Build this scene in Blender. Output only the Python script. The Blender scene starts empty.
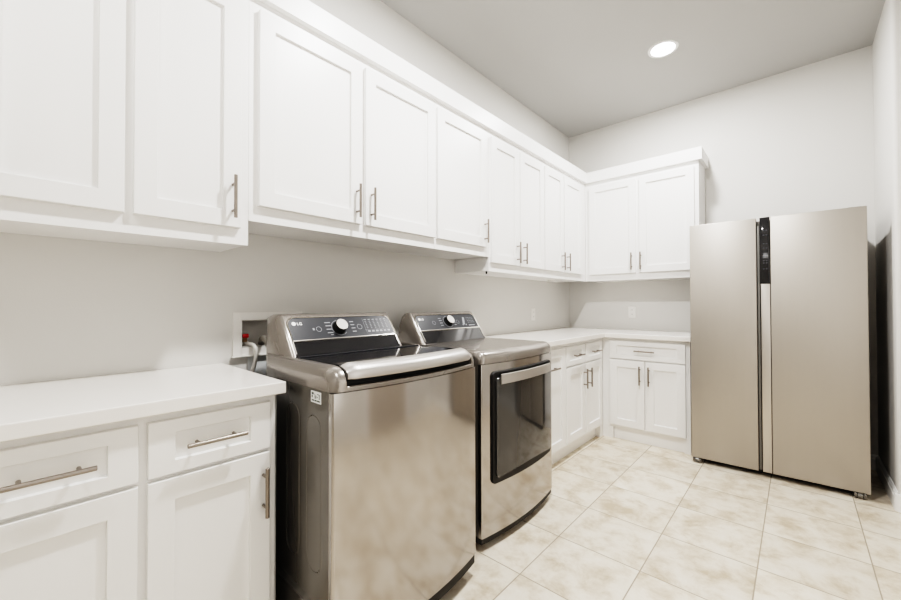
import bpy, bmesh, math
from mathutils import Vector, Matrix

S = bpy.context.scene
COL = S.collection
V = Vector

# ------------------------------------------------------------------ materials
def new_mat(name):
    m = bpy.data.materials.new(name); m.use_nodes = True
    return m, m.node_tree.nodes, m.node_tree.links, m.node_tree.nodes['Principled BSDF']

def mat(name, col, rough=.5, metal=0., var=.03, scale=8., bump=0., bscale=200., coat=0., emit=None, estr=0., stretch=None, spec=None, rvar=0.):
    m, N, L, B = new_mat(name)
    tc = N.new('ShaderNodeTexCoord'); mp = N.new('ShaderNodeMapping')
    L.new(tc.outputs['Object'], mp.inputs[0])
    if stretch: mp.inputs['Scale'].default_value = stretch
    nz = N.new('ShaderNodeTexNoise'); nz.inputs['Scale'].default_value = scale; nz.inputs['Detail'].default_value = 3
    L.new(mp.outputs[0], nz.inputs['Vector'])
    mx = N.new('ShaderNodeMix'); mx.data_type = 'RGBA'
    mx.inputs['A'].default_value = (*[c*(1-var) for c in col], 1)
    mx.inputs['B'].default_value = (*[min(1, c*(1+var)) for c in col], 1)
    L.new(nz.outputs['Fac'], mx.inputs['Factor']); L.new(mx.outputs['Result'], B.inputs['Base Color'])
    B.inputs['Metallic'].default_value = metal; B.inputs['Roughness'].default_value = rough
    if rvar:
        mr = N.new('ShaderNodeMapRange'); mr.inputs['To Min'].default_value = rough-rvar; mr.inputs['To Max'].default_value = rough+rvar
        L.new(nz.outputs['Fac'], mr.inputs[0]); L.new(mr.outputs[0], B.inputs['Roughness'])
    if spec is not None: B.inputs['Specular IOR Level'].default_value = spec
    if coat: B.inputs['Coat Weight'].default_value = coat; B.inputs['Coat Roughness'].default_value = .08
    if bump:
        n2 = N.new('ShaderNodeTexNoise'); n2.inputs['Scale'].default_value = bscale
        L.new(mp.outputs[0], n2.inputs['Vector'])
        b = N.new('ShaderNodeBump'); b.inputs['Strength'].default_value = bump; b.inputs['Distance'].default_value = .002
        L.new(n2.outputs['Fac'], b.inputs['Height']); L.new(b.outputs[0], B.inputs['Normal'])
    if emit:
        B.inputs['Emission Color'].default_value = (*emit, 1); B.inputs['Emission Strength'].default_value = estr
    return m

def floor_mat(x0, sx, y0, sy):
    m, N, L, B = new_mat('floor_tile')
    tc = N.new('ShaderNodeTexCoord'); sep = N.new('ShaderNodeSeparateXYZ'); L.new(tc.outputs['Object'], sep.inputs[0])
    def mth(op, a, b=None, c=None):
        n = N.new('ShaderNodeMath'); n.operation = op
        for i, v in enumerate((a, b, c)):
            if v is None: continue
            if isinstance(v, (int, float)): n.inputs[i].default_value = v
            else: L.new(v, n.inputs[i])
        return n.outputs[0]
    def dist(o, o0, s):
        t = mth('DIVIDE', mth('SUBTRACT', o, o0), s)
        f = mth('FRACT', mth('ADD', t, 100.5))
        return mth('MULTIPLY', mth('ABSOLUTE', mth('SUBTRACT', f, .5)), s), mth('FLOOR', mth('ADD', t, 100.0))
    dx, ix = dist(sep.outputs[0], x0, sx); dy, iy = dist(sep.outputs[1], y0, sy)
    d = mth('MINIMUM', dx, dy)
    g = N.new('ShaderNodeMapRange'); g.interpolation_type = 'SMOOTHSTEP'
    g.inputs['From Min'].default_value = .0012; g.inputs['From Max'].default_value = .0038
    L.new(d, g.inputs[0])                                         # 0 in the grout, 1 on the tile
    cid = N.new('ShaderNodeCombineXYZ'); L.new(ix, cid.inputs[0]); L.new(iy, cid.inputs[1])
    wn = N.new('ShaderNodeTexWhiteNoise'); wn.noise_dimensions = '2D'; L.new(cid.outputs[0], wn.inputs['Vector'])
    off = N.new('ShaderNodeVectorMath'); off.operation = 'MULTIPLY_ADD'
    L.new(wn.outputs['Color'], off.inputs[0]); off.inputs[1].default_value = (7, 7, 7); L.new(tc.outputs['Object'], off.inputs[2])
    n1 = N.new('ShaderNodeTexNoise'); n1.inputs['Scale'].default_value = 7.5; n1.inputs['Detail'].default_value = 9; n1.inputs['Roughness'].default_value = .66; n1.inputs['Distortion'].default_value = .25
    L.new(off.outputs[0], n1.inputs['Vector'])
    cr = N.new('ShaderNodeValToRGB'); e = cr.color_ramp.elements
    e[0].position = .34; e[0].color = (.47, .385, .29, 1)
    e[1].position = .66; e[1].color = (.77, .71, .62, 1)
    k = cr.color_ramp.elements.new(.46); k.color = (.63, .55, .45, 1)
    k = cr.color_ramp.elements.new(.54); k.color = (.72, .65, .55, 1)
    L.new(n1.outputs['Fac'], cr.inputs[0])
    tint = N.new('ShaderNodeMix'); tint.data_type = 'RGBA'; tint.blend_type = 'MULTIPLY'
    mr = N.new('ShaderNodeMapRange'); mr.inputs['To Min'].default_value = .94; mr.inputs['To Max'].default_value = 1.03
    L.new(wn.outputs['Value'], mr.inputs[0])
    cc = N.new('ShaderNodeCombineColor')
    for i in range(3): L.new(mr.outputs[0], cc.inputs[i])
    tint.inputs['Factor'].default_value = 1
    L.new(cr.outputs[0], tint.inputs['A']); L.new(cc.outputs[0], tint.inputs['B'])
    mx = N.new('ShaderNodeMix'); mx.data_type = 'RGBA'; mx.inputs['A'].default_value = (.33, .285, .23, 1)
    L.new(g.outputs[0], mx.inputs['Factor']); L.new(tint.outputs['Result'], mx.inputs['B']); L.new(mx.outputs['Result'], B.inputs['Base Color'])
    rr = N.new('ShaderNodeMapRange'); rr.inputs['To Min'].default_value = .8; rr.inputs['To Max'].default_value = .36
    L.new(g.outputs[0], rr.inputs[0]); L.new(rr.outputs[0], B.inputs['Roughness'])
    b = N.new('ShaderNodeBump'); b.inputs['Strength'].default_value = .4; b.inputs['Distance'].default_value = .002
    L.new(g.outputs[0], b.inputs['Height']); L.new(b.outputs[0], B.inputs['Normal'])
    return m

M_CAB = mat('cabinet_white_paint', (.84, .835, .825), .34, var=.012, scale=3, bump=.02, bscale=60)
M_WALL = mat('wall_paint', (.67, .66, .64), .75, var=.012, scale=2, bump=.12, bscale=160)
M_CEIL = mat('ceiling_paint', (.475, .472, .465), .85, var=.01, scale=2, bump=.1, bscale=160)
M_TRIM = mat('trim_paint', (.84, .835, .825), .35, var=.01)
M_QUARTZ = mat('quartz', (.81, .785, .755), .16, var=.02, scale=26)
M_NICKEL = mat('brushed_nickel', (.30, .27, .245), .33, 1., var=.06, scale=60, stretch=(1, 1, .1))
M_STEEL = mat('graphite_steel', (.46, .440, .425), .14, 1., var=.015, scale=4, rvar=.02)
M_DECK = mat('graphite_enamel', (.30, .278, .258), .25, .7, var=.02, coat=.3)
M_BAR = mat('lid_bar_metal', (.52, .50, .485), .34, .85, var=.02)
M_SIDE = mat('dark_painted_side', (.17, .163, .152), .26, .5, var=.05, coat=.3)
M_DFRAME = mat('console_rim', (.62, .60, .57), .18, 1., var=.02)
M_BLACKG = mat('black_glass', (.018, .018, .020), .05, 0., var=.1, coat=.4)
M_PANEL = mat('control_panel_black', (.042, .044, .050), .3, 0., var=.08, spec=.25)
M_BLACK = mat('black_plastic', (.012, .012, .012), .5, var=.1)
M_DGLASS = mat('dryer_door_glass', (.055, .055, .055), .07, .25, var=.05, coat=.5)
M_PRINT = mat('panel_print', (.30, .31, .33), .5, var=.03)
M_LOGO = mat('logo_print', (.85, .85, .85), .4, var=.02)
M_KNOB = mat('knob_silver', (.78, .76, .74), .25, .9, var=.02)
M_FRIDGE = mat('fridge_steel', (.45, .42, .385), .42, .80, var=.025, scale=30, stretch=(1, 1, .04), rvar=.03)
M_FSIDE = mat('fridge_side', (.16, .15, .14), .45, .3, var=.03)
M_FHAND = mat('fridge_recess_steel', (.56, .53, .495), .3, .9, var=.02)
M_FGAP = mat('fridge_gap_grey', (.20, .195, .185), .4, .3, var=.03)
M_HOSE = mat('braided_hose', (.70, .68, .65), .4, .1, var=.25, scale=300)
M_DRAIN = mat('drain_hose_grey', (.20, .185, .165), .5, 0, var=.08, scale=60)
M_RED = mat('red_valve', (.45, .02, .02), .4, var=.05)
M_BRASS = mat('brass_fitting', (.35, .24, .14), .4, .8, var=.05)
M_PLASTIC = mat('white_plastic', (.80, .785, .76), .4, var=.01)
M_BOX = mat('outlet_box_plastic', (.66, .645, .62), .45, var=.04, scale=30)
M_STICK = mat('sticker_white', (.85, .87, .88), .45, var=.01)
M_SINK = mat('sticker_ink', (.05, .07, .07), .5, var=.05)
M_LENS = mat('light_lens', (1, 1, 1), .5, emit=(1, .965, .91), estr=28)
M_DOOR = mat('taupe_door_paint', (.46, .415, .37), .4, var=.02)
M_FLOOR = floor_mat(.952, .3808, 1.449, .3660)

# ------------------------------------------------------------------ helpers
def finish(name, bm, m, parent=None, smooth=False, kind=None, extra=None):
    bmesh.ops.recalc_face_normals(bm, faces=bm.faces[:])
    vs = [v.co for v in bm.verts]
    c = V([(min(v[i] for v in vs)+max(v[i] for v in vs))/2 for i in range(3)])
    bmesh.ops.translate(bm, verts=bm.verts[:], vec=-c)
    me = bpy.data.meshes.new(name)
    bm.to_mesh(me); bm.free()
    me.materials.append(m)
    o = bpy.data.objects.new(name, me); COL.objects.link(o)
    wl = V((0, 0, 0))
    if parent is not None:
        o.parent = parent; q = parent
        while q is not None: wl += q.location; q = q.parent
    o.location = c-wl
    if smooth:
        for f in me.polygons: f.use_smooth = True
        a = math.radians(40)
        bm2 = bmesh.new(); bm2.from_mesh(me)
        for e in bm2.edges:
            e.smooth = not (len(e.link_faces) == 2 and e.calc_face_angle(0) > a)
        bm2.to_mesh(me); bm2.free()
    if kind: o['kind'] = kind
    return o

def thing(name, loc, label, cat, group=None):
    o = bpy.data.objects.new(name, None); o.empty_display_size = .05; COL.objects.link(o); o.location = loc
    o['label'] = label; o['category'] = cat
    if group: o['group'] = group
    return o
def tag(o, label, cat, group=None):
    o['label'] = label; o['category'] = cat
    if group: o['group'] = group
    return o

def box(bm, x0, x1, y0, y1, z0, z1, bev=0., seg=2):
    vs = [bm.verts.new((x, y, z)) for x in (x0, x1) for y in (y0, y1) for z in (z0, z1)]
    fs = [bm.faces.new([vs[i] for i in q]) for q in ((0, 1, 3, 2), (4, 6, 7, 5), (0, 4, 5, 1), (2, 3, 7, 6), (0, 2, 6, 4), (1, 5, 7, 3))]
    bmesh.ops.recalc_face_normals(bm, faces=fs)
    if bev:
        es = list({e for f in fs for e in f.edges})
        bmesh.ops.bevel(bm, geom=es, offset=bev, segments=seg, profile=.5, affect='EDGES')

def obox(name, dims, m, parent=None, bev=.0015, kind=None):
    bm = bmesh.new(); box(bm, *dims, bev=bev); return finish(name, bm, m, parent, kind=kind)

def loft(bm, rings, caps=True):
    R = [[bm.verts.new(p) for p in r] for r in rings]
    n = len(R[0])
    for a, b in zip(R, R[1:]):
        for i in range(n):
            j = (i+1) % n
            try: bm.faces.new((a[i], a[j], b[j], b[i]))
            except ValueError: pass
    if caps:
        bm.faces.new(R[0]); bm.faces.new(R[-1][::-1])
    bmesh.ops.remove_doubles(bm, verts=bm.verts[:], dist=1e-6)

def cyl(bm, p, q, r, n=20, r2=None, bev=0):
    p = V(p); q = V(q); a = (q-p).normalized()
    u = a.orthogonal().normalized(); w = a.cross(u)
    r2 = r if r2 is None else r2
    def ring(c, rr): return [c+u*rr*math.cos(t*2*math.pi/n)+w*rr*math.sin(t*2*math.pi/n) for t in range(n)]
    rings = [ring(p, r), ring(q, r2)]
    if bev: rings = [ring(p, r-bev), ring(p+a*bev, r), ring(q-a*bev, r2), ring(q, r2-bev)]
    loft(bm, rings)

def tube(bm, pts, r, n=12):
    P = [V(p) for p in pts]
    # Catmull-Rom resample
    out = []
    Q = [P[0]*2-P[1]]+P+[P[-1]*2-P[-2]]
    for i in range(1, len(Q)-2):
        for k in range(8):
            t = k/8
            out.append(.5*((2*Q[i])+(Q[i+1]-Q[i-1])*t+(2*Q[i-1]-5*Q[i]+4*Q[i+1]-Q[i+2])*t*t+(3*Q[i]-Q[i-1]-3*Q[i+1]+Q[i+2])*t**3))
    out.append(P[-1])
    rings = []; u = None
    for i, c in enumerate(out):
        d = (out[min(i+1, len(out)-1)]-out[max(i-1, 0)]).normalized()
        u = d.orthogonal().normalized() if u is None else (u-d*u.dot(d)).normalized()
        w = d.cross(u)
        rings.append([c+u*r*math.cos(t*2*math.pi/n)+w*r*math.sin(t*2*math.pi/n) for t in range(n)])
    loft(bm, rings)

# frames mapping (u, v, w): u across, v up, w outwards
class Fr:
    def __init__(s, o, u, v, w): s.o, s.u, s.v, s.w = V(o), V(u), V(v), V(w)
    def __call__(s, u, v, w=0.): return s.o+s.u*u+s.v*v+s.w*w
def face_x(x): return Fr((x, 0, 0), (0, 1, 0), (0, 0, 1), (1, 0, 0))      # looks towards +x
def face_y(y): return Fr((0, y, 0), (1, 0, 0), (0, 0, 1), (0, -1, 0))     # looks towards -y

def shaker(name, F, u0, u1, v0, v1, parent, rail=.06, th=.02, rec=.011, rv=None):
    """five-piece shaker front: raised stiles and rails round a recessed flat panel"""
    rv = rail if rv is None else rv
    bm = bmesh.new()
    b = .0016
    def rect(iu, iv, w): return [F(u0+iu, v0+iv, w), F(u1-iu, v0+iv, w), F(u1-iu, v1-iv, w), F(u0+iu, v1-iv, w)]
    rings = [rect(0, 0, 0), rect(0, 0, th-b), rect(b, b, th), rect(rail-b*.6, rv-b*.6, th), rect(rail, rv, th-b*.6), rect(rail+.0012, rv+.0012, th-rec)]
    R = [[bm.verts.new(p) for p in r] for r in rings]
    for a, c in zip(R, R[1:]):
        for i in range(4): bm.faces.new((a[i], a[(i+1) % 4], c[(i+1) % 4], c[i]))
    bm.faces.new(R[0]); bm.faces.new(R[-1])
    return finish(name, bm, M_CAB, parent)

def pull(F, u, v, vertical, parent, L=.155, w0=.02):
    bm = bmesh.new(); h = L/2; s = .048; w = w0+.032
    def P(a, ww): return F(u, v+a, ww) if vertical else F(u+a, v, ww)
    cyl(bm, P(-h, w), P(h, w), .006, 16, bev=.0008)
    for a in (-s, s): cyl(bm, P(a, w0-.0005), P(a, w), .0045, 12)
    return finish('handle', bm, M_NICKEL, parent, smooth=True)

# ------------------------------------------------------------------ the room
XR, L, ZC = 2.269, 4.022, 3.004
Y0, XE, YR = -1.9, 2.95, 3.30
bm = bmesh.new(); box(bm, -.15, XE+.15, Y0-.15, L+.15, -.1, 0); fl = finish('floor', bm, M_FLOOR, kind='structure')
fl.data.transform(Matrix.Translation(fl.location)); fl.location = (0, 0, 0)
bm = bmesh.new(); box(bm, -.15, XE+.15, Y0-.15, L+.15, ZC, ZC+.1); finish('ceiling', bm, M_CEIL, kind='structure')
# left wall with the recess of the washer outlet box
HY0, HY1, HZ0, HZ1 = .657, .905, .974, 1.099
bm = bmesh.new()
box(bm, -.15, 0, Y0-.15, HY0, 0, ZC); box(bm, -.15, 0, HY1, L+.15, 0, ZC)
box(bm, -.15, 0, HY0, HY1, 0, HZ0); box(bm, -.15, 0, HY0, HY1, HZ1, ZC); box(bm, -.15, -.1, HY0, HY1, HZ0, HZ1)
finish('wall_left', bm, M_WALL, kind='structure')
bm = bmesh.new(); box(bm, 0, XE+.15, L, L+.15, 0, ZC); finish('wall_back', bm, M_WALL, kind='structure')
bm = bmesh.new()
box(bm, XR, XE+.15, YR, L, 0, ZC, bev=0)
es = [e for e in bm.edges if abs(e.verts[0].co.x-XR) < 1e-4 and abs(e.verts[1].co.x-XR) < 1e-4 and abs(e.verts[0].co.y-YR) < 1e-4 and abs(e.verts[1].co.y-YR) < 1e-4]
bmesh.ops.bevel(bm, geom=es, offset=.02, segments=5, profile=.5, affect='EDGES')
box(bm, XE, XE+.15, Y0-.15, YR, 0, ZC)
finish('wall_right', bm, M_WALL, kind='structure', smooth=True)
bm = bmesh.new(); box(bm, -.15, XE+.15, Y0-.15, Y0, 0, ZC); finish('wall_front', bm, M_WALL, kind='structure')

def baseboard(name, p, q, out, h=.105, t=.015):
    p = V(p); q = V(q); o = V(out)
    prof = [(0, 0), (t, 0), (t, h-.03), (t-.003, h-.026), (t-.004, h-.012), (t-.009, h-.004), (t-.011, h), (0, h)]
    bm = bmesh.new(); loft(bm, [[c+o*a+V((0, 0, z)) for a, z in prof] for c in (p, q)])
    return finish(name, bm, M_TRIM, kind='structure')
baseboard('baseboard_right', (XR, L, 0), (XR, YR+.008, 0), (-1, 0, 0))
baseboard('baseboard_return', (XR+.008, YR, 0), (XE, YR, 0), (0, -1, 0))
bm = bmesh.new(); cyl(bm, (XR+.012, YR+.012, 0), (XR+.012, YR+.012, .095), .0265, 20); finish('baseboard_corner', bm, M_TRIM, kind='structure', smooth=True)
baseboard('baseboard_side', (XE, 2.98, 0), (XE, YR, 0), (-1, 0, 0))
baseboard('baseboard_back', (1.26, L, 0), (XR, L, 0), (0, -1, 0))
baseboard('baseboard_left', (0, .60, 0), (0, 2.16, 0), (1, 0, 0))
# unseen doors added on the right wall to reflect in the washer front
def added_door(n, y0, y1):
    bm = bmesh.new(); box(bm, XE-.03, XE-.002, y0, y1, .01, 2.03)
    for a, b in ((.22, .95), (1.08, 1.9)):
        box(bm, XE-.036, XE-.029, y0+.12, y1-.12, a, b, bev=.006)
    d = finish('door_%d' % n, bm, M_DOOR, kind='structure')
    bm = bmesh.new(); box(bm, XE-.025, XE, y0-.08, y0, 0, 2.1); box(bm, XE-.025, XE, y1, y1+.08, 0, 2.1); box(bm, XE-.025, XE, y0-.08, y1+.08, 2.03, 2.11)
    finish('trim_%d' % n, bm, M_TRIM, kind='structure')
added_door(1, 1.50, 2.36); added_door(2, -1.4, -.6)

# ------------------------------------------------------------------ ceiling lights
def can_light(x, y, label, power):
    t = thing('recessed_light', (x, y, ZC), label, 'ceiling light', 'round recessed ceiling lights')
    bm = bmesh.new(); n = 40
    prof = [(.098, 0), (.096, -.004), (.082, -.007), (.076, -.004), (.074, 0)]
    rings = [[V((x+r*math.cos(2*math.pi*k/n), y+r*math.sin(2*math.pi*k/n), ZC+z)) for r, z in prof] for k in range(n+1)]
    loft(bm, rings, caps=False); finish('trim_ring', bm, M_TRIM, t, smooth=True)
    bm = bmesh.new(); cyl(bm, (x, y, ZC-.0035), (x, y, ZC+.0), .075, 40); finish('lens', bm, M_LENS, t)
    ld = bpy.data.lights.new('can_lamp', 'AREA'); ld.shape = 'DISK'; ld.size = .15; ld.energy = power; ld.color = (1, .985, .965)
    lo = bpy.data.objects.new('lamp', ld); COL.objects.link(lo); lo.parent = t; lo.location = (0, 0, -.012)
    return t
can_light(1.154, 3.072, 'glowing round recessed light in the ceiling above the corner cabinets', 22)
can_light(1.22, 1.30, 'round recessed ceiling light above the two laundry machines', 34)
can_light(1.22, -.5, 'round recessed ceiling light behind the photographer', 7)

# ------------------------------------------------------------------ upper cabinets
UX = .305; UY = L-UX; UT = 2.44
FX = face_x(UX); FY = face_y(UY)
def upper(name, label, axis, a0, a1, zb, doors, hv, a0c=None, a1c=None):
    """axis 'x': on the left wall facing +x, runs a0..a1 in y.  axis 'y': on the back wall facing -y, runs in x"""
    F = FX if axis == 'x' else FY
    loc = (0, (a0+a1)/2, zb) if axis == 'x' else ((a0+a1)/2, L, zb)
    t = thing(name, loc, label, 'wall cabinet', 'white shaker wall cabinets')
    if axis == 'x':
        obox('cabinet_box', (.001, UX-.02, a0+.001, a1-.001, zb+.004, UT-.01), M_CAB, t, 0)
        obox('face_frame', (UX-.02, UX, a0+.0002, a1-.0002, zb, UT), M_CAB, t, .0003)
    else:
        obox('cabinet_box', (a0+.001, a1-.001, UY+.02, L-.001, zb+.004, UT-.01), M_CAB, t, 0)
        obox('face_frame', (a0+.0004, a1, UY, UY+.02, zb, UT), M_CAB, t, .0008)
    for d0, d1, hu in doors:
        d = shaker('door', F, d0, d1, zb+.06, 2.308, t, th=.0215)
        if hu is not None: pull(F, hu, hv, True, d, w0=.0215)
    return t
upper('wall_cabinet', 'lower-hung white shaker wall cabinet nearest the camera, above the near countertop', 'x', -.13, .5725, 1.392, [(-.104, .207, -.075), (.229, .541, .511)], 1.558)
upper('wall_cabinet', 'widest white two-door wall cabinet, raised directly above the washing machine', 'x', .573, 1.585, 1.488, [(.605, 1.0745, 1.044), (1.096, 1.576, 1.127)], 1.650)
upper('wall_cabinet', 'white single-door wall cabinet raised above the dryer', 'x', 1.586, 2.109, 1.488, [(1.595, 2.068, 2.037)], 1.648)
upper('wall_cabinet', 'white narrow two-door wall cabinet just right of the dryer, on the side wall', 'x', 2.110, 2.855, 1.392, [(2.122, 2.471, 2.432), (2.487, 2.846, 2.522)], 1.546)
upper('wall_cabinet', 'white two-door wall cabinet on the side wall running into the room corner', 'x', 2.856, UY-.001, 1.392, [(2.867, 3.203, 3.158), (3.221, 3.600, 3.260)], 1.542)
upper('wall_cabinet', 'white two-door wall cabinet on the back wall left of the refrigerator', 'y', UX+.001, 1.262, 1.392, [(.351, .777, .745), (.806, 1.232, .822)], 1.556)
# crown board along both runs
bm = bmesh.new()
ck = .027; z0, z1 = 2.354, 2.453
X1 = 1.262
outer = [(UX+ck, -.13), (UX+ck, UY-ck), (X1+ck, UY-ck), (X1+ck, L-.001)]
inner = [(UX+.0006, -.13), (UX+.0006, UY-.0006), (X1+.0006, UY-.0006), (X1+.0006, L-.001)]
rings = [[V((*o, z0)), V((*o, z1)), V((*i, z1)), V((*i, z0))] for o, i in zip(outer, inner)]
loft(bm, rings)
tag(finish('crown_board', bm, M_CAB), 'flat white crown board along the top of the wall cabinets', 'molding')
# small black grommet hanging under the cabinet step
bm = bmesh.new(); cyl(bm, (.275, 2.125, 1.396), (.275, 2.125, 1.376), .006, 14, bev=.001)
tag(finish('cable_stub', bm, M_BLACK, smooth=True), 'tiny black cable stub under the wall cabinets right of the dryer', 'cable stub')
t = thing('puck_light', (.15, 3.30, 1.3955), 'slim flat light under the corner wall cabinet', 'light')
bm = bmesh.new(); cyl(bm, (.15, 3.30, 1.396), (.15, 3.30, 1.383), .035, 28, bev=.002); finish('housing', bm, M_PLASTIC, t, smooth=True)
bm = bmesh.new(); cyl(bm, (.15, 3.30, 1.3829), (.15, 3.30, 1.3815), .026, 28); finish('lens', bm, M_BOX, t)

# ------------------------------------------------------------------ base cabinets
BX = .56; CT = .877; HZ = .915
BFX = face_x(BX); BYF = L-.604+.045; BFY = face_y(BYF)
def drawer_front(F, a0, a1, z0, z1, parent, hu):
    d = shaker('drawer', F, a0, a1, z0, z1, parent, rail=.06, rv=.036)
    pull(F, hu, (z0+z1)/2, False, d); return d
# near base cabinet
t = thing('base_cabinet', (0, .22, 0), 'white base cabinet in the left foreground with two drawers over two doors', 'base cabinet', 'white shaker base cabinets')
obox('cabinet_box', (.002, BX-.02, -.13, .565, .10, CT-.001), M_CAB, t, 0)
obox('toe_kick', (.002, BX-.05, -.13, .560, .0, .0995), M_CAB, t, 0)
obox('face_frame', (BX-.0195, BX, -.13, .569, .10, CT-.001), M_CAB, t, .0008)
obox('end_panel', (.002, BX, .5655, .5692, .0, CT-.001), M_CAB, t, 0)
drawer_front(BFX, -.113, .205, .705, .853, t, .045); drawer_front(BFX, .225, .542, .705, .853, t, .3835)
for a0, a1, hu in ((-.113, .205, -.09), (.225, .542, .520)):
    d = shaker('door', BFX, a0, a1, .125, .693, t); pull(BFX, hu, .575, True, d)
o = obox('countertop', (.001, .604, -.15, .583, CT, HZ), M_QUARTZ, None, .003)
tag(o, 'white quartz countertop on the near base cabinet left of the washing machine', 'countertop')
# far run on the left wall
t = thing('pull_out_cabinet', (0, 2.43, 0), 'white base cabinet with one tall pull-out front beside the dryer', 'base cabinet')
obox('cabinet_box', (.002, BX-.02, 2.17, 2.696, .10, CT-.001), M_CAB, t, 0)
obox('toe_kick', (.002, BX-.04, 2.17, 2.696, .0, .0995), M_CAB, t, 0)
obox('face_frame', (BX-.0195, BX, 2.17, 2.6965, .10, CT-.001), M_CAB, t, .0008)
d = shaker('door', BFX, 2.20, 2.688, .125, .846, t); pull(BFX, 2.46, .715, False, d, L=.165)
t = thing('base_cabinet', (0, 3.06, 0), 'white base cabinet with two drawers over two doors on the side wall by the corner', 'base cabinet', 'white shaker base cabinets')
obox('cabinet_box', (.002, BX-.02, 2.6975, 3.42, .10, CT-.001), M_CAB, t, 0)
obox('toe_kick', (.002, BX-.04, 2.6975, 3.40, .0, .0995), M_CAB, t, 0)
obox('face_frame', (BX-.0195, BX, 2.6975, 3.462, .10, CT-.001), M_CAB, t, .0008)
obox('corner_filler', (BX-.04, BX, 3.401, 3.462, 0, .0995), M_CAB, t, .0005)
for a0, a1, dh, vh in ((2.705, 3.040, 2.885, 3.010), (3.062, 3.408, 3.235, 3.100)):
    drawer_front(BFX, a0, a1, .703, .846, t, dh)
    d = shaker('door', BFX, a0, a1, .125, .688, t); pull(BFX, vh, .575, True, d)
# back wall unit
t = thing('base_cabinet', (.90, L, 0), 'white base cabinet with one wide drawer and two doors, left of the refrigerator', 'base cabinet', 'white shaker base cabinets')
obox('cabinet_box', (.605, 1.233, BYF+.02, L-.002, .10, CT-.001), M_CAB, t, 0)
obox('toe_kick', (.652, 1.190, BYF+.022, BYF+.04, .0, .0995), M_CAB, t, 0)
obox('face_frame', (BX+.001, 1.2355, BYF, BYF+.0195, .10, CT-.001), M_CAB, t, .0008)
obox('stile_foot', (BX+.001, .650, BYF, BYF+.04, 0, .0995), M_CAB, t, .0005)
obox('stile_foot', (1.192, 1.2355, BYF, L-.002, 0, .0995), M_CAB, t, .0005)
drawer_front(BFY, .630, 1.206, .700, .849, t, .915)
for a0, a1, hu in ((.630, .908, .878), (.921, 1.206, .947)):
    d = shaker('door', BFY, a0, a1, .124, .688, t); pull(BFY, hu, .573, True, d)
bm = bmesh.new()
out = [(.001, 2.168), (.604, 2.168), (.604, L-.604), (1.2455, L-.604), (1.2455, L-.001), (.001, L-.001)]
b = .003
def inset(k):
    return [(.001, 2.168+k), (.604-k, 2.168+k), (.604-k, L-.604+k), (1.2455-k, L-.604+k), (1.2455-k, L-.001), (.001, L-.001)]
loft(bm, [[V((*p, z)) for p in inset(k)] for k, z in ((b, CT), (0, CT+b), (0, HZ-b), (b, HZ))])
tag(finish('countertop', bm, M_QUARTZ), 'L-shaped white quartz countertop wrapping the far corner', 'countertop')

# ------------------------------------------------------------------ outlets
def outlet(F, u, v, label, n):
    t = thing('power_outlet', F(u, v, 0), label, 'outlet', 'white duplex wall outlets')
    bm = bmesh.new(); rings = []
    for k, w in ((0, .0006), (0, .003), (.003, .006)):
        rings.append([F(u+a*(.035-k), v+b_*(.057-k), w) for a, b_ in ((-1, -1), (1, -1), (1, 1), (-1, 1))])
    loft(bm, rings); finish('cover_plate', bm, M_PLASTIC, t)
    for s in (-.021, .021):
        bm = bmesh.new(); box(bm, -.0165, .0165, -.0145, .0145, 0, .0016, bev=.0006)
        for vv in bm.verts: vv.co = F(u+vv.co.x, v+s+vv.co.y, .0062+vv.co.z)
        sk = finish('socket', bm, M_PLASTIC, t)
        for a in (-.006, .006):
            bm = bmesh.new(); box(bm, a-.0012, a+.0012, -.003, .006, 0, .0006)
            for vv in bm.verts: vv.co = F(u+vv.co.x, v+s+vv.co.y, .0080+vv.co.z)
            finish('slot', bm, M_SINK, sk)
outlet(face_y(L), .645, 1.088, 'white duplex outlet on the back wall left of the refrigerator', 1)
outlet(face_x(0), 3.225, 1.072, 'white duplex outlet on the side wall above the far countertop', 2)

# ------------------------------------------------------------------ washer outlet box
t = thing('washer_outlet_box', (0, .78, .97), 'white recessed plumbing box in the wall behind the washing machine', 'utility box')
bm = bmesh.new()
fy0, fy1, fz0, fz1 = .622, .94, .940, 1.133
for d in ((fy0, HY0+.001, fz0, fz1), (HY1-.001, fy1, fz0, fz1), (HY0, HY1, fz0, HZ0+.001), (HY0, HY1, HZ1-.001, fz1)):
    box(bm, .0006, .009, *d)
finish('frame', bm, M_PLASTIC, t)
bm = bmesh.new(); box(bm, .0006, .02, fy0-.006, fy1+.006, fz0-.006, fz0-.0005, bev=.001); finish('sill', bm, M_PLASTIC, t)
bm = bmesh.new()
e = .0025
box(bm, -.0985, -.095, HY0+e, HY1-e, HZ0+e, HZ1-e); box(bm, -.095, 0, HY0+e, HY0+2*e, HZ0+e, HZ1-e); box(bm, -.095, 0, HY1-2*e, HY1-e, HZ0+e, HZ1-e)
box(bm, -.095, 0, HY0+e, HY1-e, HZ0+e, HZ0+2*e); box(bm, -.095, 0, HY0+e, HY1-e, HZ1-2*e, HZ1-e)
finish('box_liner', bm, M_BOX, t)
v = obox('valve', (-.045, -.012, .672, .688, .998, 1.018), M_BRASS, t, .002)
bm = bmesh.new(); box(bm, -.012, .004, .663, .690, 1.018, 1.036, bev=.004); cyl(bm, (-.02, .68, 1.010), (-.02, .68, 1.030), .006, 12)
finish('valve_handle', bm, M_RED, v, smooth=True)
bm = bmesh.new(); box(bm, .0006, .003, .685, .80, .70, .93, bev=.0008)  # thin pale bluish rectangle on the wall below the box
tag(finish('pale_wall_area', bm, mat('pale_area_color', (.70, .72, .73), .7, var=.12, scale=45)), 'pale square on the wall below the plumbing box', 'wall patch')
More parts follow.
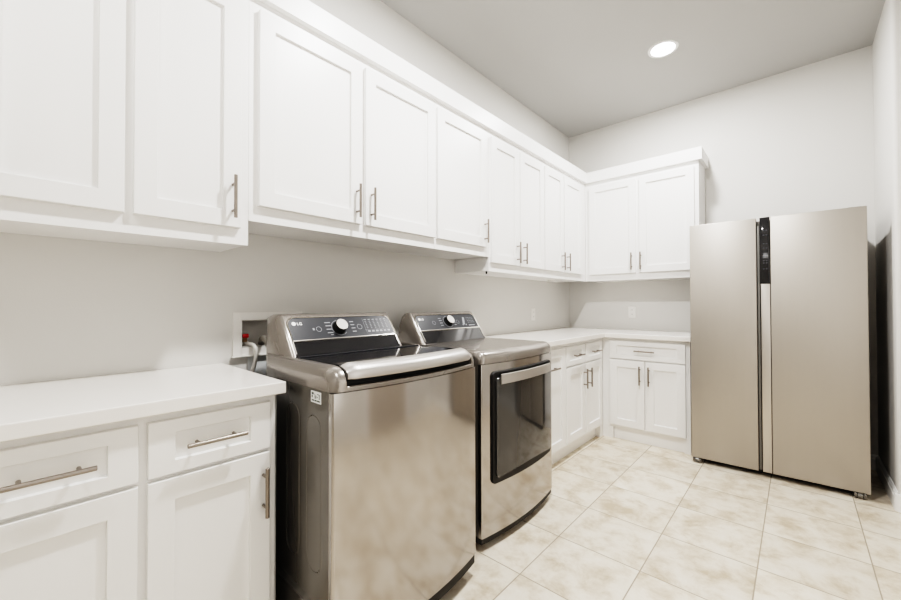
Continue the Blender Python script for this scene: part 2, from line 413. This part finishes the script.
bm = bmesh.new(); tube(bm, [(-.028, .684, 1.000), (-.01, .692, .990), (.022, .702, .984), (.038, .708, .955), (.034, .702, .90), (.03, .690, .84), (.03, .69, .70)], .0085)
tag(finish('supply_hose', bm, M_HOSE, smooth=True), 'pale braided water hose curving down from the red valve', 'hose')
bm = bmesh.new(); tube(bm, [(-.05, .765, .978), (-.02, .757, .995), (.02, .742, 1.010), (.06, .738, 1.012), (.092, .742, .985), (.100, .75, .93), (.098, .76, .80), (.098, .77, .60)], .0145, 14)
tag(finish('drain_hose', bm, M_DRAIN, smooth=True), 'thick grey drain hose arching out of the plumbing box', 'hose')

# ------------------------------------------------------------------ laundry machine pieces
def lerp(a, b, t): return a+(b-a)*t
class Machine:
    def __init__(s, y0, y1, xb, xf, bulge, con_y0, con_y1, con_x, label, name, cat):
        s.y0, s.y1, s.xb, s.xf, s.bulge = y0, y1, xb, xf, bulge
        s.cy0, s.cy1, s.cx = con_y0, con_y1, con_x
        s.yc = (y0+y1)/2; s.hw = (y1-y0)/2
        s.t = thing(name, (xb+.3, s.yc, 0), label, cat)
    def front(s, y, r=.018):
        t = (y-s.yc)/s.hw; x = s.xf+s.bulge*(1-t*t)
        d = min(y-s.y0, s.y1-y)
        if d < r: x -= r-math.sqrt(max(0, r*r-(r-d)**2))
        return x
    def rear(s, y):
        d = min(y-s.y0, s.y1-y)
        return s.xb+max(0, (.095-d)/.095)*s.chamf
    chamf = .24
    def ys(s, y0, y1, n=40, r=.02):
        out = [y0+r*(1-math.cos(math.pi/2*k/6)) for k in range(6)]
        out += [lerp(y0+r, y1-r, k/n) for k in range(n+1)]
        out += [y1-r+r*math.sin(math.pi/2*k/6) for k in range(1, 7)]
        return out
    def body(s, z0, z1, m):
        bm = bmesh.new(); ring = []
        yy = s.ys(s.y0+.002, s.y1-.002)
        fr = [(s.front(y)-.012, y) for y in yy]
        c = .095
        outl = fr+[(s.rear(s.y1-.002), s.y1-.002), (s.xb, s.y1-c), (s.xb, s.y0+c), (s.rear(s.y0+.002), s.y0+.002)]
        loft(bm, [[V((x, y, z)) for x, y in outl] for z in (z0, z1)])
        return finish('body', bm, m, s.t, smooth=True)
    def skin(s, name, y0, y1, zlo, zhi, off, th, m, n=40, r=.02, bev=.0, fr=.018, parent=None):
        """curved sheet that follows the bowed front; zlo/zhi numbers or functions of y"""
        bm = bmesh.new(); rings = []
        f = lambda a, y: a(y) if callable(a) else a
        for y in s.ys(y0, y1, n, r):
            x = s.front(y, fr)+off; a, b_ = f(zlo, y), f(zhi, y)
            e = min(bev, (b_-a)/3)
            rings.append([V((x-th, y, a)), V((x-e, y, a)), V((x, y, a+e)), V((x, y, b_-e)), V((x-e, y, b_)), V((x-th, y, b_))] if bev else
                         [V((x-th, y, a)), V((x, y, a)), V((x, y, b_)), V((x-th, y, b_))])
        loft(bm, rings); return finish(name, bm, m, parent or s.t, smooth=True)
    def rr(s, y0, y1, z0, z1, rad):
        """rounded-rectangle edge functions"""
        def k(y):
            d = min(y-y0, y1-y)
            return rad-math.sqrt(max(0, rad*rad-(rad-d)**2)) if d < rad else 0
        return (lambda y: z0+k(y)), (lambda y: z1-k(y))
    def console(s, ztop=1.130, zbot=.94, W=.04, PL=.125, rear_x=None):
        y0, y1 = s.cy0-W, s.cy1+W; bm = bmesh.new(); rings = []
        N = 12
        ts = [W*(1-math.cos(math.pi/2*k/N)) for k in range(N+1)]
        yy = [y0+t for t in ts]+[lerp(y0+W, y1-W, k/6) for k in range(1, 6)]+[y1-t for t in reversed(ts)]
        dz = ztop-zbot
        xr = rear_x or s.xb+.004
        for y in yy:
            d = min(y-y0, y1-y)
            q = 1-min(1, d/W); c = 1-math.sqrt(max(0, 1-q*q))
            zt = ztop-.105*c; pull_ = PL*c
            xt = s.cx-pull_*.75; xbm = s.cx+.131*(zt-zbot)/dz*1.0-pull_
            slope = .10/.145
            xbm = s.cx+(ztop-zbot)*slope-pull_
            pr = []
            rear = max(xr, s.rear(y)) if s.chamf else xr
            rear = min(rear, xbm-.06)
            xt2 = max(xt, rear+.03)
            pr.append((rear, zbot)); pr.append((rear, zt-.05))
            pr.append((rear+.012, zt-.018)); pr.append((lerp(rear, xt2, .45), zt-.003))
            pr.append((xt2-.022, zt)); pr.append((xt2-.008, zt-.0015)); pr.append((xt2+.003, zt-.008))
            pr.append((lerp(xt2, xbm, .5), lerp(zt, zbot, .5))); pr.append((xbm, zbot))
            rings.append([V((x, y, z)) for x, z in pr])
        loft(bm, rings); return finish('console', bm, M_DECK, s.t, smooth=True)
    def slope(s):
        n = V((.145, 0, .10)).normalized(); d = V((.10, 0, -.145)).normalized()
        return Fr((s.cx, 0, 1.130), (0, 1, 0), -d, n)       # u = y, v = up the slope (0 at the top edge), w = out

def slab(name, F, poly, w0, w1, m, parent, bev=.0):
    bm = bmesh.new()
    loft(bm, [[F(u, v, w) for u, v in poly] for w in (w0, w1)])
    return finish(name, bm, m, parent)
def rpoly(u0, u1, v0, v1, r, n=6, corners=(1, 1, 1, 1)):
    P = []
    for (cu, cv, a0), on in zip(((u1-r, v1-r, 0), (u0+r, v1-r, 90), (u0+r, v0+r, 180), (u1-r, v0+r, 270)), corners):
        if not on:
            P.append((u1 if a0 in (0, 270) else u0, v1 if a0 in (0, 90) else v0)); continue
        for k in range(n+1):
            a = math.radians(a0+90*k/n); P.append((cu+r*math.cos(a), cv+r*math.sin(a)))
    return P
def ringpoly(name, F, u, v, r0, r1, w0, w1, m, parent, a0=0, a1=360):
    bm = bmesh.new(); n = 36; rings = []
    full = abs(a1-a0) >= 360
    for k in range(n+1):
        a = math.radians(lerp(a0, a1, k/n)); c, s_ = math.cos(a), math.sin(a)
        rings.append([F(u+r0*c, v+r0*s_, w0), F(u+r1*c, v+r1*s_, w0), F(u+r1*c, v+r1*s_, w1), F(u+r0*c, v+r0*s_, w1)])
    loft(bm, rings, caps=not full); return finish(name, bm, m, parent)

def text_mesh(s, F, u, v, size, w, m, parent, name):
    cu = bpy.data.curves.new('txt', 'FONT'); cu.body = s; cu.size = size; cu.extrude = .0003; cu.offset = size*.012
    ob = bpy.data.objects.new('txt', cu); COL.objects.link(ob)
    bpy.context.view_layer.update()
    me = bpy.data.meshes.new_from_object(ob.evaluated_get(bpy.context.evaluated_depsgraph_get()))
    bpy.data.objects.remove(ob)
    bm = bmesh.new(); bm.from_mesh(me)
    for q in bm.verts: q.co = F(u+q.co.x, v+q.co.y, w+q.co.z)
    return finish(name, bm, m, parent)

def knob(s, F, u, v, r=.030):
    t = s.t
    bm = bmesh.new(); cyl(bm, F(u, v, .003), F(u, v, .012), r*1.05, 36, r2=r, bev=.001); cyl(bm, F(u, v, .012), F(u, v, .030), r*.97, 36, r2=r*.93, bev=.001)
    k = finish('knob', bm, M_BLACK, t, smooth=True)
    bm = bmesh.new(); cyl(bm, F(u, v, .0305), F(u, v, .0335), r*.92, 36, bev=.0012)
    finish('knob_cap', bm, M_KNOB, k, smooth=True)
    ringpoly('dial_ring', F, u, v, r*1.22, r*1.28, .0032, .0037, M_PRINT, t, 20, 320)

def rim(F, y0, y1, v0, v1, rad, parent, wd=.006, h=.006):
    bm = bmesh.new()
    o = rpoly(y0-wd, y1+wd, v0-wd, v1+wd, rad+wd, corners=(1, 1, 0, 0)); i = rpoly(y0, y1, v0, v1, rad, corners=(1, 1, 0, 0))
    n = len(o); rings = []
    for k in list(range(n))+[0]:
        rings.append([F(*o[k], -.002), F(*o[k], h*.5), F(*[lerp(o[k][q], i[k][q], .5) for q in (0, 1)], h), F(*i[k], h*.6), F(*i[k], -.002)])
    loft(bm, rings, caps=False)
    return finish('console_rim', bm, M_DFRAME, parent, smooth=True)

def bars(F, lst, parent, name='printed_marks', cuts=()):
    if cuts:
        e = [-9]+list(cuts)+[9]
        for a, b in zip(e, e[1:]): bars(F, [q for q in lst if a <= q[0] < b], parent, name)
        return
    bm = bmesh.new()
    for u0, u1, v0, v1 in lst:
        loft(bm, [[F(u, v, w) for u, v in ((u0, v0), (u1, v0), (u1, v1), (u0, v1))] for w in (.0032, .0036)])
    return finish(name, bm, M_PRINT, parent)

# ------------------------------------------------------------------ washing machine
W = Machine(.620, 1.310, .125, .822, .036, .692, 1.212, .335,
            'top-load washing machine, the nearer of the two, with a bare steel front', 'washing_machine', 'washing machine')
t = W.t
W.skin('kick_strip', W.y0+.004, W.y1-.004, .062, .1045, -.006, .03, M_BLACK, fr=.008, r=.01)
W.body(.1046, .9018, M_SIDE)
W.skin('front_panel', W.y0, W.y1, .104, .8985, 0, .011, M_STEEL, fr=.008, r=.01)
bm = bmesh.new(); box(bm, W.xb+.03, W.xf-.05, W.y0+.03, W.y1-.03, .04, .1040); finish('base', bm, M_BLACK, t)
for yy in (W.y0+.07, W.y1-.07):
    for xx in (W.xb+.12, W.xf-.09):
        bm = bmesh.new(); cyl(bm, (xx, yy, 0), (xx, yy, .05), .022, 16, r2=.018); finish('foot', bm, M_BLACK, t, smooth=True)
# deck: high rails each side, notch in front where the lid handle sits
def deck_rings(s, zb, ztop, low, n0, n1, rs, rf):
    ys_ = [s.y0+rs*(1-math.cos(math.pi/2*k/7)) for k in range(8)]
    if low is not None:
        ys_ += [lerp(s.y0+rs, n0-.002, k/3) for k in (1, 2, 3)]+[n0+.001, n0+.004]
        ys_ += [lerp(n0+.004, n1-.004, k/28) for k in range(1, 28)]+[n1-.004, n1-.001]
        ys_ += [lerp(n1+.002, s.y1-rs, k/3) for k in (0, 1, 2)]
    else:
        ys_ += [lerp(s.y0+rs, s.y1-rs, k/32) for k in range(1, 32)]
    ys_ += [s.y1-rs*(1-math.cos(math.pi/2*k/7)) for k in range(7, -1, -1)]
    rings = []
    for y in ys_:
        d = min(y-s.y0, s.y1-y)
        k = rs-math.sqrt(max(0, rs*rs-(rs-d)**2)) if d < rs else 0
        inn = low is not None and n0 < y < n1
        zt = (low if inn else ztop-k*.95)
        zt = max(zt, zb+.004)
        xf = s.front(y, .03)+.003; xr = s.rear(y)
        r = min(.006 if inn else rf, (zt-zb)*.85)
        pr = [(xr, zb), (xr, zt-.01*min(1, (zt-zb)/.02)), (xr+.008, zt)]
        for q in range(9):
            a = math.pi/2*q/8
            pr.append((xf-r*1.25+r*1.25*math.sin(a), zt-r+r*math.cos(a)))
        pr += [(xf, zb)]
        rings.append([V((x, y, z)) for x, z in pr])
    return rings
N0, N1 = .664, 1.268
bm = bmesh.new(); loft(bm, deck_rings(W, .9020, .976, .9175, N0, N1, .036, .052))
finish('top_deck', bm, M_DECK, t, smooth=True)
# dark well under the lid
bm = bmesh.new(); box(bm, .40, W.xf-.004, N0+.002, N1-.002, .9178, .930); finish('lid_well', bm, M_BLACK, t)
lid = bmesh.new(); rings = []
for k in range(25):
    y = lerp(N0+.006, N1-.006, k/24); xf = W.front(y, 0)-.046
    e = .003
    rings.append([V((.445, y, .955)), V((xf, y, .952)), V((xf, y, .9775)), V((.445, y, .972))])
loft(lid, rings); lid = finish('lid', lid, M_BLACKG, t, smooth=True)
bm = bmesh.new(); box(bm, .505, .517, N0+.01, N1-.01, .9735, .9765, bev=.001); finish('lid_seam_strip', bm, M_PANEL, lid)
bm = bmesh.new(); rings = []
n = 28
for k in range(n+1):
    y = lerp(N0+.005, N1-.005, k/n); d = min(y-N0-.005, N1-.005-y)
    q = max(0, 1-d/.014); c = .010*(1-math.sqrt(max(0, 1-q*q)))
    xf = W.front(y, 0)+.010-c
    rings.append([V((x, y, z)) for x, z in ((xf-.056, .940), (xf-.056, .980-c), (xf-.050, .9845-c), (xf-.030, .981-c), (xf-.014, .974-c), (xf-.004, .962-c*.5), (xf, .948), (xf-.002, .938), (xf-.012, .934))])
loft(bm, rings); finish('lid_handle', bm, M_BAR, lid, smooth=True)
W.console()
F = W.slope()
y0, y1 = .700, 1.202
slab('recess_panel', F, rpoly(y0-.006, y1+.006, -.205, -.130, .004), .0005, .0016, M_BLACKG, t)
slab('control_panel', F, rpoly(y0, y1, -.126, -.024, .032, corners=(1, 1, 0, 0)), .0005, .003, M_PANEL, t)
rim(F, y0, y1, -.128, -.022, .032, t)
slab('chrome_strip', F, rpoly(y0, y1, -.1315, -.1262, .001), .0018, .005, M_DFRAME, t)
bm = bmesh.new()
for yy, sg in ((y0, -1), (y1, 1)):
    bm = bmesh.new(); loft(bm, [[F(yy+sg*a, v, w) for a, w in ((0, -.002), (.006, -.002), (.005, .0045), (.001, .0045))] for v in (-.130, -.186)])
    finish('side_rim', bm, M_DFRAME, t)
knob(W, F, .918, -.078, .029)
ringpoly('logo_disc', F, .722, -.050, 0.0, .0085, .0032, .0042, M_LOGO, t)
text_mesh('LG', F, .735, -.0565, .018, .0033, M_LOGO, t, 'logo')
ringpoly('power_button', F, .822, -.080, .0105, .0122, .0032, .0037, M_PRINT, t)
ringpoly('start_button', F, 1.022, -.078, .0115, .0132, .0032, .0037, M_PRINT, t)
L_ = []
for v in (-.052, -.068, -.085, -.102):                        # cycle names each side of the dial
    L_ += [(.856, .882, v, v+.004), (.978, .998, v, v+.004)]
L_ += [(.795, .803, -.084, -.074), (.868, .88, -.112, -.109)]
for i in range(6):
    u = 1.058+i*.0225
    L_ += [(u, u+.012, -.043, -.040)]
    for j in range(5): L_ += [(u+.002, u+.008, -.053-j*.0085, -.0505-j*.0085)]
    L_ += [(u, u+.014, -.108, -.100)]
L_ += [(1.050, 1.0508, -.112, -.036), (1.045, 1.19, -.0955, -.0949)]
bars(F, L_, t, cuts=(.84, .93, 1.03))
# badge and embossing on the left side
SF = face_y(W.y0+.002)
st = slab('sticker', SF, rpoly(.694, .757, .857, .8935, .002), .0004, .0012, M_STICK, t)
bm = bmesh.new()
for u0, u1, v0, v1 in ((.700, .712, .882, .889), (.700, .706, .872, .880), (.718, .7205, .870, .886), (.7235, .728, .871, .881), (.7325, .748, .884, .8865), (.744, .748, .870, .884), (.7325, .736, .874, .8785), (.700, .714, .862, .8665), (.717, .730, .862, .8665), (.733, .750, .862, .8665)):
    loft(bm, [[SF(u, v, w) for u, v in ((u0, v0), (u1, v0), (u1, v1), (u0, v1))] for w in (.00125, .0016)])
finish('sticker_print', bm, M_SINK, st)
def emboss(u0, u1, v0, v1, nm='embossed_ridge'):
    P = rpoly(u0, u1, v0, v1, (u1-u0)*.49, n=10); bm = bmesh.new(); c = V((0, 0, 0)); rings = []
    cu, cv = (u0+u1)/2, (v0+v1)/2
    for u, v in P+[P[0]]:
        d = V((u-cu, (v-cv)*.1)).normalized()
        rings.append([SF(u+d[0]*a, v+d[1]*a, w) for a, w in ((-.003, -.001), (0, .0013), (.003, -.001))])
    loft(bm, rings, caps=False); return finish(nm, bm, M_SIDE, t, smooth=True)
emboss(.525, .615, .325, .832); emboss(.665, .755, .325, .815)
bm = bmesh.new(); loft(bm, [[SF(u, v, w) for v, w in ((.14, -.001), (.235, -.001), (.215, .008), (.14, .010))] for u in (.42, W.xf-.02)])
finish('base_flare', bm, M_SIDE, t)

# ------------------------------------------------------------------ dryer
D = Machine(1.447, 2.143, .03, .748, .034, 1.508, 2.060, .190,
            'front-load dryer with a dark glass door, right of the washing machine', 'dryer', 'dryer')
D.chamf = .05
t = D.t
D.skin('kick_strip', D.y0+.004, D.y1-.004, .036, .0655, -.006, .03, M_BLACK, fr=.008, r=.01)
D.body(.0656, .8838, M_SIDE)
D.skin('front_panel', D.y0, D.y1, .065, .8805, 0, .011, M_STEEL, fr=.008, r=.01)
bm = bmesh.new(); box(bm, D.xb+.03, D.xf-.04, D.y0+.03, D.y1-.03, .025, .0650); finish('base', bm, M_BLACK, t)
for yy in (D.y0+.07, D.y1-.07):
    for xx in (D.xb+.08, D.xf-.07):
        bm = bmesh.new(); cyl(bm, (xx, yy, 0), (xx, yy, .03), .022, 16, r2=.018); finish('foot', bm, M_BLACK, t, smooth=True)
bm = bmesh.new(); loft(bm, deck_rings(D, .884, .944, None, 0, 0, .030, .040))
finish('top_deck', bm, M_DECK, t, smooth=True)
D.console(ztop=1.121, zbot=.938, W=.030, PL=.085, rear_x=.112)
F = D.slope(); F.o.z = 1.121
y0, y1 = 1.516, 2.052
slab('recess_panel', F, rpoly(y0-.006, y1+.006, -.2135, -.130, .004), .0005, .0016, M_BLACKG, t)
slab('control_panel', F, rpoly(y0, y1, -.126, -.026, .032, corners=(1, 1, 0, 0)), .0005, .003, M_PANEL, t)
rim(F, y0, y1, -.128, -.024, .032, t)
slab('chrome_strip', F, rpoly(y0, y1, -.1315, -.1262, .001), .0018, .005, M_DFRAME, t)
bm = bmesh.new()
for yy, sg in ((y0, -1), (y1, 1)):
    bm = bmesh.new(); loft(bm, [[F(yy+sg*a, v, w) for a, w in ((0, -.002), (.006, -.002), (.005, .0045), (.001, .0045))] for v in (-.130, -.202)])
    finish('side_rim', bm, M_DFRAME, t)
knob(D, F, 1.777, -.076, .031)
ringpoly('logo_disc', F, 1.543, -.052, 0.0, .0085, .0032, .0042, M_LOGO, t)
text_mesh('LG', F, 1.556, -.0585, .018, .0033, M_LOGO, t, 'logo')
ringpoly('power_button', F, 1.650, -.080, .0115, .0132, .0032, .0037, M_PRINT, t)
ringpoly('start_button', F, 1.865, -.080, .0115, .0132, .0032, .0037, M_PRINT, t)
L_ = []
for v in (-.052, -.068, -.085, -.102): L_ += [(1.700, 1.724, v, v+.004), (1.824, 1.842, v, v+.004)]
for i in range(4):
    u = 1.965+i*.017
    for j in range(4): L_ += [(u, u+.008, -.053-j*.012, -.050-j*.012)]
L_ += [(1.90, 1.90+.01, -.108, -.100), (1.93, 1.94, -.108, -.100), (1.96, 2.02, -.112, -.106)]
bars(F, L_, t, cuts=(1.77, 1.87))
bm = bmesh.new(); P = [(1.905, -.098), (1.922, -.104), (1.946, -.052), (1.930, -.046)]
loft(bm, [[F(u, v, w) for u, v in P] for w in (.0032, .004)])
finish('display', bm, M_PRINT, t)
# door: black surround, glass, steel handle strip
dy0, dy1, dz0, dz1 = 1.508, 2.090, .300, .842
lo, hi = D.rr(dy0, dy1, dz0, dz1, .022)
def sag(y): return .022*(1-((y-(dy0+dy1)/2)/((dy1-dy0)/2))**2)
door = D.skin('door', dy0, dy1, lambda y: lo(y)+.004, hi, .010, .0105, M_BLACK, bev=.003, fr=0)
gy0, gy1, gz0, gz1 = dy0+.018, dy1-.016, dz0+.022, dz1-.026
lo2, hi2 = D.rr(gy0, gy1, gz0, gz1, .03)
D.skin('door_glass', gy0, gy1, lambda y: lo2(y)+sag(y), hi2, .018, .010, M_DGLASS, bev=.004, fr=0, parent=door)
D.skin('handle', 1.551, 2.046, .780, .829, .026, .006, M_BAR, r=.004, bev=.002, fr=0, parent=door)
D.skin('handle_core', 1.557, 2.040, .790, .818, .0195, .012, M_BLACK, r=.004, fr=0, parent=door)

# ------------------------------------------------------------------ refrigerator (built square, then turned a little)
fx0, fx1, fy, z0, z1 = 1.262, 2.170, 3.330, .037, 1.751
R = thing('refrigerator', (fx0, fy, 0), 'side-by-side brushed steel refrigerator against the back wall', 'refrigerator')
obox('body', (fx0+.012, fx1-.012, fy+.062, fy+.60, .03, z1-.012), M_FSIDE, R, .004)
def plate(name, x0, x1, za, zb, ya, yb, m, bev=.004): 
    bm = bmesh.new(); box(bm, x0, x1, ya, yb, za, zb, bev=bev, seg=3); return finish(name, bm, m, R, smooth=True)
xs = 1.652; xr0 = 1.674; xr1 = 1.722
plate('door', fx0, xs, z0, z1, fy, fy+.055, M_FRIDGE)
plate('door', xr1+.003, fx1, z0, z1, fy, fy+.055, M_FRIDGE)
plate('door_edge_recess', xr0, xr1, z0, 1.302, fy+.004, fy+.05, M_FHAND, .002)
plate('control_panel', xr0-.004, xr1, 1.304, z1, fy+.001, fy+.05, M_BLACKG, .0015)
plate('gap_liner', xs+.004, xr0-.005, z0+.005, z1-.05, fy+.02, fy+.054, M_FGAP, .001)
FF = face_y(fy+.001)
M_DIM = mat('dim_print', (.055, .058, .07), .5)
for v in (1.66, 1.628, 1.57, 1.54, 1.50, 1.482, 1.455, 1.44, 1.40):
    bm = bmesh.new()
    for u0, u1 in ((1.686, 1.695), (1.702, 1.710)):
        loft(bm, [[FF(u, vv, w) for u, vv in ((u0, v), (u1, v), (u1, v+.006), (u0, v+.006))] for w in (.0002, .0007)])
    finish('panel_mark', bm, M_DIM, R)
for xx in (fx0+.035, fx1-.045):
    bm = bmesh.new(); cyl(bm, (xx-.012, fy+.012, .0185), (xx+.012, fy+.012, .0185), .0185, 20, bev=.002); cyl(bm, (xx, fy+.03, .017), (xx, fy+.03, .037), .007, 12)
    box(bm, xx-.026, xx-.013, fy-.004, fy+.045, .010, .036, bev=.002); box(bm, xx+.013, xx+.026, fy-.004, fy+.045, .010, .036, bev=.002)
    finish('foot', bm, M_SIDE, R, smooth=True)
    bm = bmesh.new(); cyl(bm, (xx, fy+.54, 0), (xx, fy+.54, .03), .018, 16); finish('rear_foot', bm, M_BLACK, R, smooth=True)
obox('base_grille', (fx0+.03, fx1-.03, fy+.07, fy+.085, .008, .0295), M_BLACK, R, 0)
for xx in (fx0+.05, fx1-.05): obox('hinge_cover', (xx-.03, xx+.03, fy+.02, fy+.10, z1-.0115, z1+.004), M_FSIDE, R, .002)
R.rotation_euler = (0, 0, math.radians(1.6))

# ------------------------------------------------------------------ light, world, camera
def area(name, loc, size, energy, direction, col=(1, .985, .965)):
    ld = bpy.data.lights.new(name, 'AREA'); ld.shape = 'RECTANGLE'; ld.size, ld.size_y = size; ld.energy = energy; ld.color = col
    o = bpy.data.objects.new(name, ld); COL.objects.link(o); o.location = loc
    o.rotation_euler = V(direction).to_track_quat('-Z', 'Y').to_euler(); return o
area('bounce_fill', (1.9, -.9, 1.75), (1.2, 1.2), 15, (.0, .25, 1))  # added fill lamp aimed up at the ceiling; no such lamp is seen
area('soft_fill', (2.88, .9, 1.15), (2.6, 1.7), 7, (-1, .25, -.05))
w = bpy.data.worlds.new('world'); S.world = w; w.use_nodes = True
w.node_tree.nodes['Background'].inputs[0].default_value = (.9, .92, 1, 1); w.node_tree.nodes['Background'].inputs[1].default_value = .3

cam = bpy.data.cameras.new('camera'); co = bpy.data.objects.new('camera', cam); COL.objects.link(co)
f_px = 385.266; cam.sensor_fit = 'HORIZONTAL'; cam.sensor_width = 36; cam.lens = f_px*36/901; cam.clip_start = .02
th, ph, ro = math.radians(41.9744), math.radians(.6851), math.radians(-.1128)
Fw = V((-math.sin(th)*math.cos(ph), math.cos(th)*math.cos(ph), math.sin(ph))); Rt = V((math.cos(th), math.sin(th), 0)); Up = Rt.cross(Fw)
R2 = Rt*math.cos(ro)+Up*math.sin(ro); U2 = Up*math.cos(ro)-Rt*math.sin(ro)
m4 = Matrix((R2, U2, -Fw)).transposed().to_4x4(); m4.translation = V((1.855, 0, 1.1664))
co.matrix_world = m4
S.camera = co
S.view_settings.view_transform = 'Filmic'; S.view_settings.look = 'Very High Contrast'; S.view_settings.exposure = .44; S.view_settings.gamma = 1
S.cycles.max_bounces = 10; S.cycles.diffuse_bounces = 6; S.cycles.glossy_bounces = 5
S.cycles.sample_clamp_indirect = 4
S.cycles.caustics_reflective = False; S.cycles.caustics_refractive = False
S.cycles.use_denoising = True
